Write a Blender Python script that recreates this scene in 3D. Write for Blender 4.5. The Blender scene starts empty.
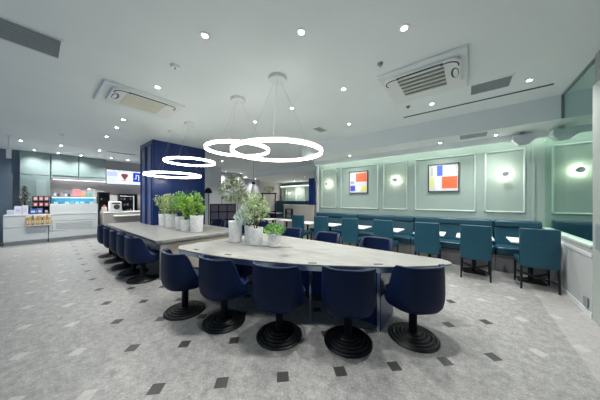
import bpy, bmesh, math, random
from mathutils import Vector, Matrix
random.seed(7)
S = bpy.context.scene
COL = S.collection
R = math.radians

# ---------------------------------------------------------------- materials
def mat(name, col, rough=0.5, metal=0.0, noise=0.0, nscale=8.0, bump=0.0, bscale=60.0, spec=0.5, coat=0.0, emit=None, estr=0.0):
    m = bpy.data.materials.new(name); m.use_nodes = True
    nt = m.node_tree; b = nt.nodes['Principled BSDF']
    b.inputs['Base Color'].default_value = (*col, 1)
    b.inputs['Roughness'].default_value = rough
    b.inputs['Metallic'].default_value = metal
    b.inputs['Specular IOR Level'].default_value = spec
    b.inputs['Coat Weight'].default_value = coat
    if emit:
        b.inputs['Emission Color'].default_value = (*emit, 1)
        b.inputs['Emission Strength'].default_value = estr
    if noise or bump:
        tc = nt.nodes.new('ShaderNodeTexCoord')
        if noise:
            n = nt.nodes.new('ShaderNodeTexNoise'); n.inputs['Scale'].default_value = nscale; n.inputs['Detail'].default_value = 6
            nt.links.new(tc.outputs['Object'], n.inputs['Vector'])
            r = nt.nodes.new('ShaderNodeValToRGB')
            r.color_ramp.elements[0].position = 0.3; r.color_ramp.elements[1].position = 0.7
            r.color_ramp.elements[0].color = (*[c * (1 - noise) for c in col], 1)
            r.color_ramp.elements[1].color = (*[min(1, c * (1 + noise)) for c in col], 1)
            nt.links.new(n.outputs['Fac'], r.inputs['Fac']); nt.links.new(r.outputs['Color'], b.inputs['Base Color'])
        if bump:
            n2 = nt.nodes.new('ShaderNodeTexNoise'); n2.inputs['Scale'].default_value = bscale
            nt.links.new(tc.outputs['Object'], n2.inputs['Vector'])
            bp = nt.nodes.new('ShaderNodeBump'); bp.inputs['Strength'].default_value = bump; bp.inputs['Distance'].default_value = 0.01
            nt.links.new(n2.outputs['Fac'], bp.inputs['Height']); nt.links.new(bp.outputs['Normal'], b.inputs['Normal'])
    return m

def emitter(name, col, strength):
    m = bpy.data.materials.new(name); m.use_nodes = True
    nt = m.node_tree; nt.nodes.remove(nt.nodes['Principled BSDF'])
    e = nt.nodes.new('ShaderNodeEmission'); e.inputs['Color'].default_value = (*col, 1); e.inputs['Strength'].default_value = strength
    nt.links.new(e.outputs[0], nt.nodes['Material Output'].inputs[0])
    return m

def glass(name, tint, gloss=0.12):
    m = bpy.data.materials.new(name); m.use_nodes = True
    nt = m.node_tree; nt.nodes.remove(nt.nodes['Principled BSDF'])
    t = nt.nodes.new('ShaderNodeBsdfTransparent'); t.inputs[0].default_value = (*tint, 1)
    g = nt.nodes.new('ShaderNodeBsdfGlossy'); g.inputs['Roughness'].default_value = 0.02
    g.inputs[0].default_value = (0.9, 0.95, 0.93, 1)
    x = nt.nodes.new('ShaderNodeMixShader')
    x.inputs[0].default_value = gloss
    nt.links.new(t.outputs[0], x.inputs[1]); nt.links.new(g.outputs[0], x.inputs[2])
    nt.links.new(x.outputs[0], nt.nodes['Material Output'].inputs[0])
    return m

M = {}
M['ceiling'] = mat('ceiling_paint', (0.78, 0.83, 0.82), 0.75, noise=0.03, nscale=0.8)
M['soffit'] = mat('soffit_paint', (0.70, 0.75, 0.74), 0.75)
M['white'] = mat('white_paint', (0.68, 0.70, 0.70), 0.6)
M['offwhite'] = mat('offwhite_panel', (0.58, 0.62, 0.63), 0.45, noise=0.02)
M['postgrey'] = mat('grey_green_post', (0.34, 0.38, 0.36), 0.55)
M['lowwall'] = mat('beige_low_wall', (0.40, 0.39, 0.35), 0.6)
M['halfwall'] = mat('pale_grey_half_wall', (0.40, 0.42, 0.42), 0.55)
M['warmwhite'] = mat('warm_white_plaster', (0.6, 0.6, 0.57), 0.7, noise=0.04, nscale=3)
M['sage'] = mat('sage_wall_paint', (0.285, 0.365, 0.33), 0.55, noise=0.03, nscale=2)
M['sage_trim'] = mat('sage_moulding', (0.48, 0.58, 0.53), 0.4)
M['sage_cab'] = mat('sage_grey_panel', (0.20, 0.27, 0.27), 0.5)
M['slate'] = mat('slate_blue_panel', (0.12, 0.165, 0.22), 0.5, noise=0.05, nscale=2)
M['backwall'] = mat('pale_grey_tile', (0.52, 0.50, 0.50), 0.5)
M['greywall'] = mat('mauve_grey_plaster', (0.42, 0.42, 0.46), 0.8, noise=0.06, nscale=2)
M['navy_lac'] = mat('navy_lacquer', (0.004, 0.022, 0.125), 0.28, spec=0.5, coat=0.1)
M['navy_lac2'] = mat('navy_lacquer_bead', (0.004, 0.022, 0.11), 0.35, spec=0.4)
M['navy_fab'] = mat('navy_leather', (0.0018, 0.009, 0.040), 0.5, bump=0.2, bscale=180, spec=0.22)
M['navy_cush'] = mat('navy_cushion_leather', (0.010, 0.024, 0.075), 0.4, bump=0.25, bscale=180)
M['piping'] = mat('piping_highlight', (0.018, 0.035, 0.08), 0.35)
M['black'] = mat('black_metal', (0.004, 0.005, 0.007), 0.42, spec=0.3)
M['blackm'] = mat('black_matt', (0.010, 0.011, 0.014), 0.6)
M['teal'] = mat('teal_leather', (0.006, 0.055, 0.088), 0.42, noise=0.08, nscale=12, bump=0.2, bscale=120, spec=0.45)
M['teal_b'] = mat('teal_bench_leather', (0.006, 0.052, 0.082), 0.34, noise=0.06, nscale=6, bump=0.15, bscale=100, spec=0.5)
M['plinth'] = mat('grey_plinth', (0.20, 0.20, 0.205), 0.6, noise=0.1, nscale=30)
M['chrome'] = mat('brushed_steel', (0.55, 0.60, 0.64), 0.3, 1.0)
M['steel'] = mat('dull_steel', (0.42, 0.44, 0.46), 0.45, 0.8)
M['grey'] = mat('grey_plastic', (0.34, 0.36, 0.36), 0.6)
M['vent'] = mat('vent_grey', (0.20, 0.24, 0.26), 0.6)
M['dark'] = mat('dark_recess', (0.04, 0.045, 0.05), 0.7)
M['beige'] = mat('beige_filter', (0.62, 0.61, 0.50), 0.8, noise=0.05)
M['filter'] = mat('olive_filter', (0.17, 0.165, 0.12), 0.8)
M['acwhite'] = mat('aircon_white', (0.74, 0.77, 0.75), 0.45)
M['pot'] = mat('white_concrete_pot', (0.66, 0.67, 0.66), 0.7, noise=0.14, nscale=18, bump=0.3, bscale=40)
M['taupe'] = mat('taupe_counter_front', (0.40, 0.385, 0.36), 0.5)
M['soil'] = mat('dark_soil', (0.03, 0.022, 0.015), 0.95, noise=0.4, nscale=40)
M['stem'] = mat('brown_bark', (0.09, 0.06, 0.035), 0.8, noise=0.3, nscale=40)
M['leaf_bright'] = mat('bright_green_leaf', (0.22, 0.42, 0.05), 0.5, noise=0.55, nscale=9)
M['leaf_mid'] = mat('mid_green_leaf', (0.13, 0.30, 0.07), 0.5, noise=0.55, nscale=9)
M['leaf_olive'] = mat('olive_leaf', (0.30, 0.40, 0.18), 0.5, noise=0.5, nscale=9)
M['leaf_silver'] = mat('silver_leaf', (0.42, 0.52, 0.46), 0.55, noise=0.3, nscale=14)
M['leaf_dark'] = mat('dark_needles', (0.012, 0.045, 0.022), 0.6, noise=0.5, nscale=12)
M['ring'] = emitter('ring_light', (1.0, 0.97, 0.90), 15.0)
M['led'] = emitter('downlight_led', (1.0, 0.98, 0.94), 30.0)
M['cove'] = emitter('cove_led', (0.96, 1.0, 0.90), 12.0)
M['farled'] = emitter('far_led', (0.93, 1.0, 0.90), 3.0)
M['warmled'] = emitter('wall_lamp_led', (1.0, 0.93, 0.72), 12.0)
M['caseled'] = emitter('case_led', (0.62, 0.88, 1.0), 4.0)
M['glass'] = glass('tinted_glass', (0.88, 0.95, 0.92), 0.05)
M['clear'] = glass('clear_glass', (0.90, 0.96, 0.98), 0.08)
M['wire'] = mat('thin_wire', (0.35, 0.37, 0.37), 0.5, 0.5)
M['lampshade'] = mat('white_shade', (0.72, 0.72, 0.74), 0.5)

def plain(name, c, r=0.5): 
    if name not in M: M[name] = mat(name, c, r)
    return M[name]

# table top: pale grey veined stone laminate
def stone_top():
    m = mat('pale_stone_laminate', (0.50, 0.50, 0.475), 0.32, spec=0.5)
    nt = m.node_tree; b = nt.nodes['Principled BSDF']
    tc = nt.nodes.new('ShaderNodeTexCoord')
    mp = nt.nodes.new('ShaderNodeMapping'); mp.inputs['Scale'].default_value = (1.2, 5, 1)
    n = nt.nodes.new('ShaderNodeTexNoise'); n.inputs['Scale'].default_value = 2.2; n.inputs['Detail'].default_value = 9; n.inputs['Distortion'].default_value = 1.1
    r = nt.nodes.new('ShaderNodeValToRGB')
    r.color_ramp.elements[0].position = 0.32; r.color_ramp.elements[0].color = (0.185, 0.19, 0.182, 1)
    r.color_ramp.elements[1].position = 0.66; r.color_ramp.elements[1].color = (0.25, 0.255, 0.24, 1)
    nt.links.new(tc.outputs['Object'], mp.inputs[0]); nt.links.new(mp.outputs[0], n.inputs['Vector'])
    nt.links.new(n.outputs['Fac'], r.inputs['Fac']); nt.links.new(r.outputs['Color'], b.inputs['Base Color'])
    return m
M['stone'] = stone_top()
M['stone_side'] = mat('taupe_stone_panel', (0.30, 0.28, 0.235), 0.5, noise=0.15, nscale=6)

def floor_mat():
    m = mat('grey_terrazzo_tile', (0.4, 0.4, 0.4), 0.42, spec=0.4)
    nt = m.node_tree; b = nt.nodes['Principled BSDF']; N = nt.nodes; L = nt.links
    def math_(op, a, bb=None, c=None):
        n = N.new('ShaderNodeMath'); n.operation = op
        for i, v in enumerate((a, bb, c)):
            if v is None: continue
            if isinstance(v, (int, float)): n.inputs[i].default_value = v
            else: L.new(v, n.inputs[i])
        return n.outputs[0]
    geo = N.new('ShaderNodeNewGeometry'); sx = N.new('ShaderNodeSeparateXYZ'); L.new(geo.outputs['Position'], sx.inputs[0])
    x, y = sx.outputs[0], sx.outputs[1]
    k = 1 / math.sqrt(2); P = 0.495; PA = 0.505; PC = 0.485
    a = math_('MULTIPLY', math_('SUBTRACT', x, y), k)
    c = math_('MULTIPLY', math_('ADD', x, y), k)
    aa = math_('DIVIDE', math_('SUBTRACT', a, -1.728), PA)
    cc = math_('DIVIDE', math_('SUBTRACT', c, 0.540), PC)
    ar = math_('SUBTRACT', aa, math_('ROUND', aa)); cr = math_('SUBTRACT', cc, math_('ROUND', cc))
    ad = math_('ABSOLUTE', ar); cd = math_('ABSOLUTE', cr)
    T = 0.049 / P
    ins = math_('MULTIPLY', math_('LESS_THAN', ad, T), math_('LESS_THAN', cd, T))
    # centre of the nearest insert back in room coordinates
    ac = math_('ADD', math_('MULTIPLY', math_('ROUND', aa), PA), -1.728)
    ccn = math_('ADD', math_('MULTIPLY', math_('ROUND', cc), PC), 0.540)
    xc = math_('MULTIPLY', math_('ADD', ac, ccn), k)
    yc = math_('MULTIPLY', math_('SUBTRACT', ccn, ac), k)
    dark = math_('MULTIPLY', math_('MULTIPLY', math_('GREATER_THAN', yc, 0.45), math_('LESS_THAN', xc, 0.32)),
                 math_('MULTIPLY', math_('LESS_THAN', yc, 4.0), math_('LESS_THAN', ac, -1.5)))
    insd = math_('MULTIPLY', ins, dark)
    # joints
    j1 = math_('LESS_THAN', ad, 0.005); j2 = math_('LESS_THAN', cd, 0.005)
    j = math_('MAXIMUM', j1, j2)
    # speckle and clouds
    n1 = N.new('ShaderNodeTexNoise'); n1.inputs['Scale'].default_value = 55; n1.inputs['Detail'].default_value = 3
    n2 = N.new('ShaderNodeTexNoise'); n2.inputs['Scale'].default_value = 14; n2.inputs['Detail'].default_value = 8
    v = N.new('ShaderNodeTexVoronoi'); v.inputs['Scale'].default_value = 38
    for n in (n1, n2, v): L.new(geo.outputs['Position'], n.inputs['Vector'])
    r1 = N.new('ShaderNodeValToRGB'); r1.color_ramp.elements[0].position = 0.35; r1.color_ramp.elements[1].position = 0.68
    r1.color_ramp.elements[0].color = (0.165, 0.166, 0.163, 1); r1.color_ramp.elements[1].color = (0.335, 0.338, 0.332, 1)
    mixn = math_('ADD', math_('MULTIPLY', n1.outputs['Fac'], 0.45), math_('MULTIPLY', n2.outputs['Fac'], 0.55))
    L.new(mixn, r1.inputs['Fac'])
    def mix(f, A, B):
        n = N.new('ShaderNodeMix'); n.data_type = 'RGBA'
        if isinstance(f, float): n.inputs[0].default_value = f
        else: L.new(f, n.inputs[0])
        for i, vv in ((6, A), (7, B)):
            if isinstance(vv, tuple): n.inputs[i].default_value = (*vv, 1)
            else: L.new(vv, n.inputs[i])
        return n.outputs[2]
    chip = math_('MULTIPLY', math_('LESS_THAN', v.outputs['Distance'], 0.25), 0.35)
    col = mix(chip, r1.outputs['Color'], (0.46, 0.46, 0.45))
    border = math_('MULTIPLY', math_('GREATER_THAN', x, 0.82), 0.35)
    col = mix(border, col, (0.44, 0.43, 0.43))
    col = mix(math_('MULTIPLY', j, 0.2), col, (0.22, 0.22, 0.215))
    col = mix(math_('MULTIPLY', ins, 0.42), col, (0.50, 0.50, 0.48))
    col = mix(insd, col, (0.035, 0.036, 0.037))
    L.new(col, b.inputs['Base Color'])
    return m
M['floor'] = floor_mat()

# ---------------------------------------------------------------- mesh builder
class MB:
    def __init__(s): s.v = []; s.f = []; s.mi = []
    def add(s, vs, fs, mi=0, T=None):
        o = len(s.v)
        s.v += [tuple(T @ Vector(p)) if T else tuple(p) for p in vs]
        s.f += [tuple(o + i for i in f) for f in fs]; s.mi += [mi] * len(fs); return s
    def box(s, x0, x1, y0, y1, z0, z1, mi=0, T=None):
        vs = [(x0,y0,z0),(x1,y0,z0),(x1,y1,z0),(x0,y1,z0),(x0,y0,z1),(x1,y0,z1),(x1,y1,z1),(x0,y1,z1)]
        return s.add(vs, [(3,2,1,0),(4,5,6,7),(0,1,5,4),(1,2,6,5),(2,3,7,6),(3,0,4,7)], mi, T)
    def prism(s, pts, z0, z1, mi=0, T=None):
        n = len(pts)
        vs = [(x, y, z0) for x, y in pts] + [(x, y, z1) for x, y in pts]
        fs = [tuple(range(n))[::-1], tuple(range(n, 2*n))] + [(i, (i+1) % n, n+(i+1) % n, n+i) for i in range(n)]
        return s.add(vs, fs, mi, T)
    def lathe(s, prof, n=32, mi=0, T=None):
        vs = []; fs = []
        for r, z in prof:
            for i in range(n):
                a = 2*math.pi*i/n; vs.append((r*math.cos(a), r*math.sin(a), z))
        for k in range(len(prof)-1):
            for i in range(n):
                j = (i+1) % n; fs.append((k*n+i, k*n+j, (k+1)*n+j, (k+1)*n+i))
        fs.append(tuple(range(n))[::-1]); fs.append(tuple((len(prof)-1)*n+i for i in range(n)))
        return s.add(vs, fs, mi, T)
    def tube(s, p, q, r, n=8, r2=None, mi=0):
        p, q = Vector(p), Vector(q); d = q-p; r2 = r if r2 is None else r2
        rot = d.to_track_quat('Z', 'Y').to_matrix().to_4x4()
        return s.lathe([(r, 0), (r2, d.length)], n, mi, Matrix.Translation(p) @ rot)
    def build(s, name, m, parent=None, bevel=0, smooth=False, seg=2, loc=None):
        me = bpy.data.meshes.new(name); me.from_pydata(s.v, [], s.f)
        for mm in (m if isinstance(m, (list, tuple)) else [m]): me.materials.append(mm)
        for p, i in zip(me.polygons, s.mi): p.material_index = i
        bm = bmesh.new(); bm.from_mesh(me); bmesh.ops.recalc_face_normals(bm, faces=bm.faces); bm.to_mesh(me); bm.free()
        o = bpy.data.objects.new(name, me); COL.objects.link(o)
        if loc: o.location = loc
        if parent: o.parent = parent
        if bevel:
            b = o.modifiers.new('bevel', 'BEVEL'); b.width = bevel; b.segments = seg; b.limit_method = 'ANGLE'; b.angle_limit = R(40)
        if smooth or bevel:
            for p in me.polygons: p.use_smooth = True
            try: me.set_sharp_from_angle(angle=R(40))
            except Exception: pass
        return o

def tag(o, label=None, cat=None, group=None, kind=None):
    if label: o['label'] = label
    if cat: o['category'] = cat
    if group: o['group'] = group
    if kind: o['kind'] = kind
    return o
def empty(name, loc, rz=0, label=None, cat=None, group=None):
    o = bpy.data.objects.new(name, None); COL.objects.link(o); o.empty_display_size = 0.1
    o.location = loc; o.rotation_euler = (0, 0, rz)
    return tag(o, label, cat, group)
def struct(o): o['kind'] = 'structure'; return o
def copy_tree(o, parent=None):
    c = o.copy(); COL.objects.link(c); c.parent = parent
    for ch in list(o.children): copy_tree(ch, c)
    return c
def light(name, kind, loc, energy, col, parent=None, rot=(0,0,0), **kw):
    d = bpy.data.lights.new(name, kind); d.energy = energy; d.color = col
    for k, v in kw.items(): setattr(d, k, v)
    o = bpy.data.objects.new(name, d); COL.objects.link(o); o.location = loc; o.rotation_euler = rot
    if parent: o.parent = parent
    return o

H = 3.2       # main ceiling
SOF = 2.8     # dropped ceiling over the banquette
WY = 6.45     # sage wall
PX = 1.19     # partition

# ---------------------------------------------------------------- setting
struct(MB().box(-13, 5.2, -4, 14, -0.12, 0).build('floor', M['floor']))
struct(MB().box(-13, 5.2, -4, 5.44, H, H+0.15).build('ceiling', M['ceiling']))
# dropped soffit with the cove lip
so = MB().box(-4.25, 5.2, 5.44, 6.2, SOF, H+0.15).box(-4.25, 5.2, 6.16, 6.2, 2.68, SOF).box(-4.25, 5.2, 6.2, WY, 2.98, H+0.15)
struct(so.build('ceiling', M['soffit']))
struct(MB().box(-13, -4.25, 5.44, 8.6, H, H+0.15).box(-13, -4.25, 8.6, 14, 2.9, H+0.15).build('ceiling', M['ceiling']))
struct(MB().box(-4.25, 5.2, WY, WY+0.2, 0, H+0.15).build('wall_back', M['sage']))
struct(MB().box(-4.33, -4.25, WY-.03, WY+0.2, 0, H).build('wall_pier', M['offwhite']))
struct(MB().box(-13, -12.5, -0.36, 3.4, 0, H).box(-12.5, -12.48, -0.36, 3.4, 0.0, 2.3).build('wall_left', M['backwall']))
struct(MB().box(-13, -12.4, -4, -0.36, 0, H).build('wall_left', M['slate']))
struct(MB().box(-13, -11.85, 3.4, 10.2, 0, H).build('wall_left', M['greywall']))
struct(MB().box(-13, -12.6, 10.2, 14, 0, H).build('wall_left', M['backwall']))
struct(MB().box(-13, 5.2, 13.6, 13.9, 0, H).build('wall_far', M['greywall']))
struct(MB().box(5.0, 5.2, -4, WY, 0, H).build('wall_right', M['offwhite']))
# sage panelled wall of the far room
struct(MB().box(-12.4, -9.3, 13.0, 13.6, 0, 2.62).build('wall_far', M['sage']))
# fitted end post and wall beside the camera side of the glass
struct(MB().box(PX, PX+0.16, 1.2, 4.2, 0, 2.83).build('wall_partition', M['postgrey'], bevel=0.006))
struct(MB().box(PX+0.02, PX+0.12, 1.2, 4.2, 2.83, H).build('wall_partition', M['grey']))
struct(MB().box(PX, PX+0.10, 4.2, WY, 0, 0.86).build('wall_partition', M['halfwall'], bevel=0.006))
struct(MB().box(PX-0.015, PX+0.115, 4.2, WY, 0.86, 0.9).build('trim_1', M['sage_trim'], bevel=0.008))
struct(MB().box(PX-0.008, PX, 4.2, WY, 0.75, 0.79).box(PX-0.008, PX, 4.2, 5.6, 0.0, 0.07).build('baseboard_right', M['offwhite']))
g = MB().add([(PX+.045,4.2,.9),(PX+.045,6.44,.9),(PX+.045,6.44,SOF-.005),(PX+.045,5.43,SOF-.005),(PX+.045,5.43,H-.005),(PX+.045,4.2,H-.005),
              (PX+.057,4.2,.9),(PX+.057,6.44,.9),(PX+.057,6.44,SOF-.005),(PX+.057,5.43,SOF-.005),(PX+.057,5.43,H-.005),(PX+.057,4.2,H-.005)],
             [(0,1,2,3,4,5),(6,7,8,9,10,11)]+[(i,(i+1)%6,6+(i+1)%6,6+i) for i in range(6)])
wg = struct(g.build('window_1', M['glass']))
fr = MB().box(PX+.035, PX+.067, 4.2, 5.44, H-.025, H-.001).box(PX+.035, PX+.067, 5.415, 5.435, SOF, H-.02).box(PX+.03, PX+.075, 4.195, 4.215, .9, H-.01)
struct(fr.build('trim_2', M['vent']))
fl = tag(MB().box(PX-.03, PX-.018, 4.28, 4.38, 0.1, 0.23).build('outlet_plate', M['steel'], bevel=.003), 'small grey metal outlet plate low on the white partition wall', 'outlet')
fl.location.x += .006
tag(MB().box(PX-.03, PX-.002, 3.88, 4.03, 0.88, 1.18).build('switch_box', M['vent'], bevel=.006), 'grey control box on the white end post at the right edge', 'box')

# mouldings on the sage wall: square frames of profiled strip
def frame_mb(mb, x0, x1, z0, z1, y, w=0.035, d=0.03):
    for k, (ww, dd) in enumerate(((w, d*0.55), (w*0.45, d))):
        o = (w-ww)/2
        mb.box(x0+o, x1-o, y-dd, y, z0+o, z0+o+ww).box(x0+o, x1-o, y-dd, y, z1-o-ww, z1-o)
        mb.box(x0+o, x0+o+ww, y-dd, y, z0+o, z1-o).box(x1-o-ww, x1-o, y-dd, y, z0+o, z1-o)
    return mb
for i, (x0, x1) in enumerate([(-4.13, -3.52), (-3.36, -2.1), (-1.96, -1.3), (-1.12, 0.16), (0.31, 0.97), (1.33, 2.6), (2.75, 4.0)]):
    struct(frame_mb(MB(), x0, x1, 1.17, 2.55, WY).build('trim_%d' % (3+i), M['sage_trim'], bevel=.004))
struct(MB().box(1.06, 1.10, WY-.02, WY, 0.0, 2.98).build('trim_10', M['sage']))
# far room panels
for i, (x0, x1) in enumerate([(-12.2, -11.9), (-11.8, -10.8), (-10.7, -9.8)]):
    struct(frame_mb(MB(), x0, x1, 1.3, 2.45, 13.0).build('trim_%d' % (11+i), M['sage_trim']))
tag(MB().box(-12.4, -9.3, 12.9, 12.96, 2.56, 2.59).build('light_strip', M['farled']), 'bright light strip along the top of the far green panelled wall', 'light')
tag(MB().box(-12.4, -9.2, 12.4, 12.99, 0, 1.38).build('bench_seat', M['teal_b'], bevel=.03), 'distant teal bench below the far green panelled wall', 'bench')

# cove LED strip
tag(MB().box(-4.22, 5.0, 6.205, 6.235, 2.70, 2.72).build('cove_light', M['cove']), 'long hidden light strip glowing along the top of the green wall', 'light')

# ---------------------------------------------------------------- banquette
def bench(x0, x1, label, y0=5.83, parts=True):
    t = empty('banquette_bench', ((x0+x1)/2, 6.1, 0), 0, label, 'bench', 'teal banquette sections along the green wall')
    w = (x1-x0)/2 - 0.004
    MB().box(-w, w, -.22, .34, 0, .34).build('base', M['plinth'], t)
    MB().box(-w, w, -.27, .16, .34, .50).build('seat_cushion', M['teal_b'], t, bevel=.035, seg=4)
    pts = [(.12,.48),(.34,.48),(.34,.88),(.19,.88)]
    bk = MB().add([(-w,y,z) for y,z in pts]+[(w,y,z) for y,z in pts], [(0,1,2,3),(4,5,6,7)]+[(i,(i+1)%4,4+(i+1)%4,4+i) for i in range(4)])
    bk.build('backrest', M['teal_b'], t, bevel=.03, seg=3)
    MB().box(-w, w, .15, .34, .86, 1.015).build('top_roll', M['teal_b'], t, bevel=.045, seg=4)
    return t
bench(-4.25, -2.68, 'teal banquette section at the far left end under the small picture')
bench(-2.68, -1.11, 'teal banquette section left of centre, below the small picture and its lamp')
bench(-1.11, 0.46, 'teal banquette section directly under the large abstract picture')
bench(0.46, 1.18, 'short teal banquette section against the white half wall')
tb = empty('banquette_bench', (3.0, 6.1, 0), 0, 'teal banquette seen through the glass partition on the right', 'bench')
MB().box(-1.68, 1.9, -.22, .34, 0, .34).build('base', M['plinth'], tb)
MB().box(-1.68, 1.9, -.27, .16, .34, .50).build('seat_cushion', M['teal_b'], tb, bevel=.035, seg=4)
MB().box(-1.68, 1.9, .14, .34, .48, 1.06).build('backrest', M['teal_b'], tb, bevel=.04, seg=4)
MB().box(-1.2, 1.9, -1.15, -.55, .80, 0.86).build('tabletop', M['teal_b'], tb, bevel=.01)
MB().box(-0.5, -.4, -.95, -.75, 0, .8).build('leg', M['blackm'], tb); MB().box(1.3, 1.4, -.95, -.75, 0, .8).build('leg', M['blackm'], tb)
ob = tag(MB().box(-.16, -.06, 6.225, 6.238, .57, .67).box(-.135, -.085, 6.218, 6.226, .595, .645, 1).build('outlet_plate', [M['white'], M['dark']]), 'small white square outlet on the teal bench back', 'outlet')
ob.location.y = -.005

# tables at the banquette
CX = [.90, .12, -.65, -1.52, -2.35, -3.22, -4.06]
pos = ['rightmost small white cafe table beside the white half wall', 'second small white cafe table from the right half wall', 'small white cafe table under the large abstract picture',
       'small white cafe table below the wall lamp between the two pictures', 'small white cafe table just below the right edge of the small picture', 'small white cafe table third from the left end of the banquette', 'leftmost small white cafe table by the banquette end']
def cafe_table():
    t = empty('cafe_table', (0, 0, 0))
    MB().box(-.285, .285, -.31, .31, .695, .72).build('tabletop', M['white'], t, bevel=.006)
    MB().tube((0, 0, .02), (0, 0, .69), .032, 16).box(-.16, .16, -.16, .16, .68, .695).build('pedestal', M['black'], t)
    MB().box(-.17, .17, -.17, .17, 0, .015).build('base_plate', M['black'], t, bevel=.006)
    return t
ct = cafe_table()
for i, x in enumerate(CX):
    o = ct if i == 0 else copy_tree(ct)
    o.location = (x-.01, 5.52, 0); tag(o, pos[i], 'table', 'small cafe tables along the banquette')

# ---------------------------------------------------------------- teal dining chairs (back towards the camera)
def teal_chair():
    t = empty('dining_chair', (0, 0, 0))
    pts = [(-.045,.36),(.035,.36),(.02,.99),(-.055,.99)]   # y,z profile of the tall back
    bk = MB(); nx = 8
    vs = []
    for i in range(nx+1):
        u = -1+2*i/nx; cur = .018*(u*u)
        for y, z in pts: vs.append((u*.222, y+cur-.02, z))
    fs = [(0,1,2,3), tuple(nx*4+k for k in (3,2,1,0))]
    for i in range(nx):
        for k in range(4): fs.append((i*4+k, i*4+(k+1)%4, (i+1)*4+(k+1)%4, (i+1)*4+k))
    bk.add(vs, fs); bko = bk.build('backrest', M['teal'], t, bevel=.014, seg=3)
    sm = MB()
    for s in (-1, 1):
        [sm.tube((0, -.064-.0002*0, z0), (s*.19, -.058, z0+.15), .0016, 5) for z0 in (.46, .66)]; [sm.tube((s*.19, -.058-.0, z0+.15), (0, -.074, z0+.30), .0016, 5) for z0 in (.46, .64)]
    sm.build('stitching', M['teal'], bko)
    MB().box(-.222, .222, -.0, .44, .37, .475).build('seat', M['teal'], t, bevel=.025, seg=3)
    for sx in (-1, 1):
        for sy in (0, 1):
            x, y = sx*.2, (-.035 if sy == 0 else .40)
            MB().tube((x*1.03, y-(.02 if sy == 0 else -.01), 0), (x, y, .38), .013, 8, .018).build('leg', M['black'], t)
    MB().tube((-.2, -.03, .15), (.2, .39, .19), .013, 6).tube((.2, -.03, .15), (-.2, .39, .19), .013, 6).build('stretcher', M['black'], t)
    return t
tc_ = teal_chair()
cl = ['teal high-back dining chair next to the white half wall, rightmost of its row', 'teal high-back dining chair second from the white half wall',
      'teal high-back dining chair below the large abstract picture', 'teal high-back dining chair below the wall lamp between the pictures',
      'teal high-back dining chair below the small abstract picture', 'teal high-back dining chair second from the left end of its row', 'teal high-back dining chair at the left end, against the beige low wall']
rz = [R(2), R(-1), R(1), R(-2), R(0), R(2), R(0)]
for i, x in enumerate(CX):
    o = tc_ if i == 0 else copy_tree(tc_)
    o.location = (x, 5.02, 0); o.rotation_euler = (0, 0, rz[i]); tag(o, cl[i], 'chair', 'teal dining chairs facing the banquette')

# ---------------------------------------------------------------- wall lamps and pictures
for x, lb in ((.65, 'round steel wall lamp glowing in the narrow panel right of the large picture'), (1.66, 'round steel wall lamp seen through the glass partition'),
              (-1.6, 'round steel wall lamp in the narrow panel between the two pictures'), (-3.83, 'round steel wall lamp in the leftmost narrow green panel')):
    t = empty('wall_lamp', (x, WY, 2.02), 0, lb, 'lamp', 'round lamps on the green wall')
    Tm = Matrix.Rotation(R(90), 4, 'X')
    MB().lathe([(.03, .0), (.03, .035)], 20, 0, Tm).build('wall_mount', M['steel'], t, smooth=True)
    MB().lathe([(.05, .115), (.055, .13), (.04, .145)], 24, 0, Tm).build('lamp_cap', M['steel'], t, smooth=True)
    MB().lathe([(.04, .108), (.04, .114)], 24, 0, Tm).build('lamp_disc', M['warmled'], t)
    light('lamp_glow', 'POINT', (0, -.085, 0), 4.2, (1, .93, .74), t, shadow_soft_size=.03)

def picture(x0, x1, z0, z1, label, blocks):
    t = empty('framed_picture', ((x0+x1)/2, WY, z0), 0, label, 'picture')
    w = (x1-x0)/2; h = z1-z0; f = .018
    MB().box(-w, w, -.035, -.003, 0, f).box(-w, w, -.035, -.003, h-f, h).box(-w, -w+f, -.035, -.003, 0, h).box(w-f, w, -.035, -.003, 0, h).build('picture_frame', M['blackm'], t)
    mb = MB().box(-w+f, w-f, -.02, -.004, f, h-f, 0); ms = [plain('art_white', (.58, .58, .60))]
    for k, (a, b, c, d, col) in enumerate(blocks):
        mb.box(-w+f+a*(2*w-2*f), -w+f+b*(2*w-2*f), -.0215-.0004*k, -.0195, f+c*(h-2*f), f+d*(h-2*f), k+1); ms.append(plain('art_%d_%d' % (int(x0*10), k), col))
    mb.build('canvas', ms, t)
picture(-3.04, -2.42, 1.67, 2.37, 'smaller abstract picture with red, blue and yellow blocks, left on the green wall',
        [(.36, .98, .52, .93, (.85, .12, .05)), (.04, .32, .08, .34, (.05, .08, .5)), (.05, .27, .44, .56, (.25, .3, .7)), (.42, .62, .05, .28, (.75, .78, .72)), (.68, .96, .06, .3, (.62, .62, .15)), (.04, .2, .7, .8, (.55, .6, .75))])
picture(-.80, -.15, 1.66, 2.37, 'larger abstract picture with orange-red and blue blocks, right on the green wall',
        [(.46, .97, .10, .54, (.88, .13, .05)), (.29, .48, .58, .96, (.06, .12, .6)), (.03, .18, .12, .54, (.6, .65, .25)), (.08, .14, .6, .92, (.35, .45, .3)), (.24, .40, .04, .5, (.7, .74, .82)), (.56, .9, .7, .9, (.68, .68, .74))])

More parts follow.
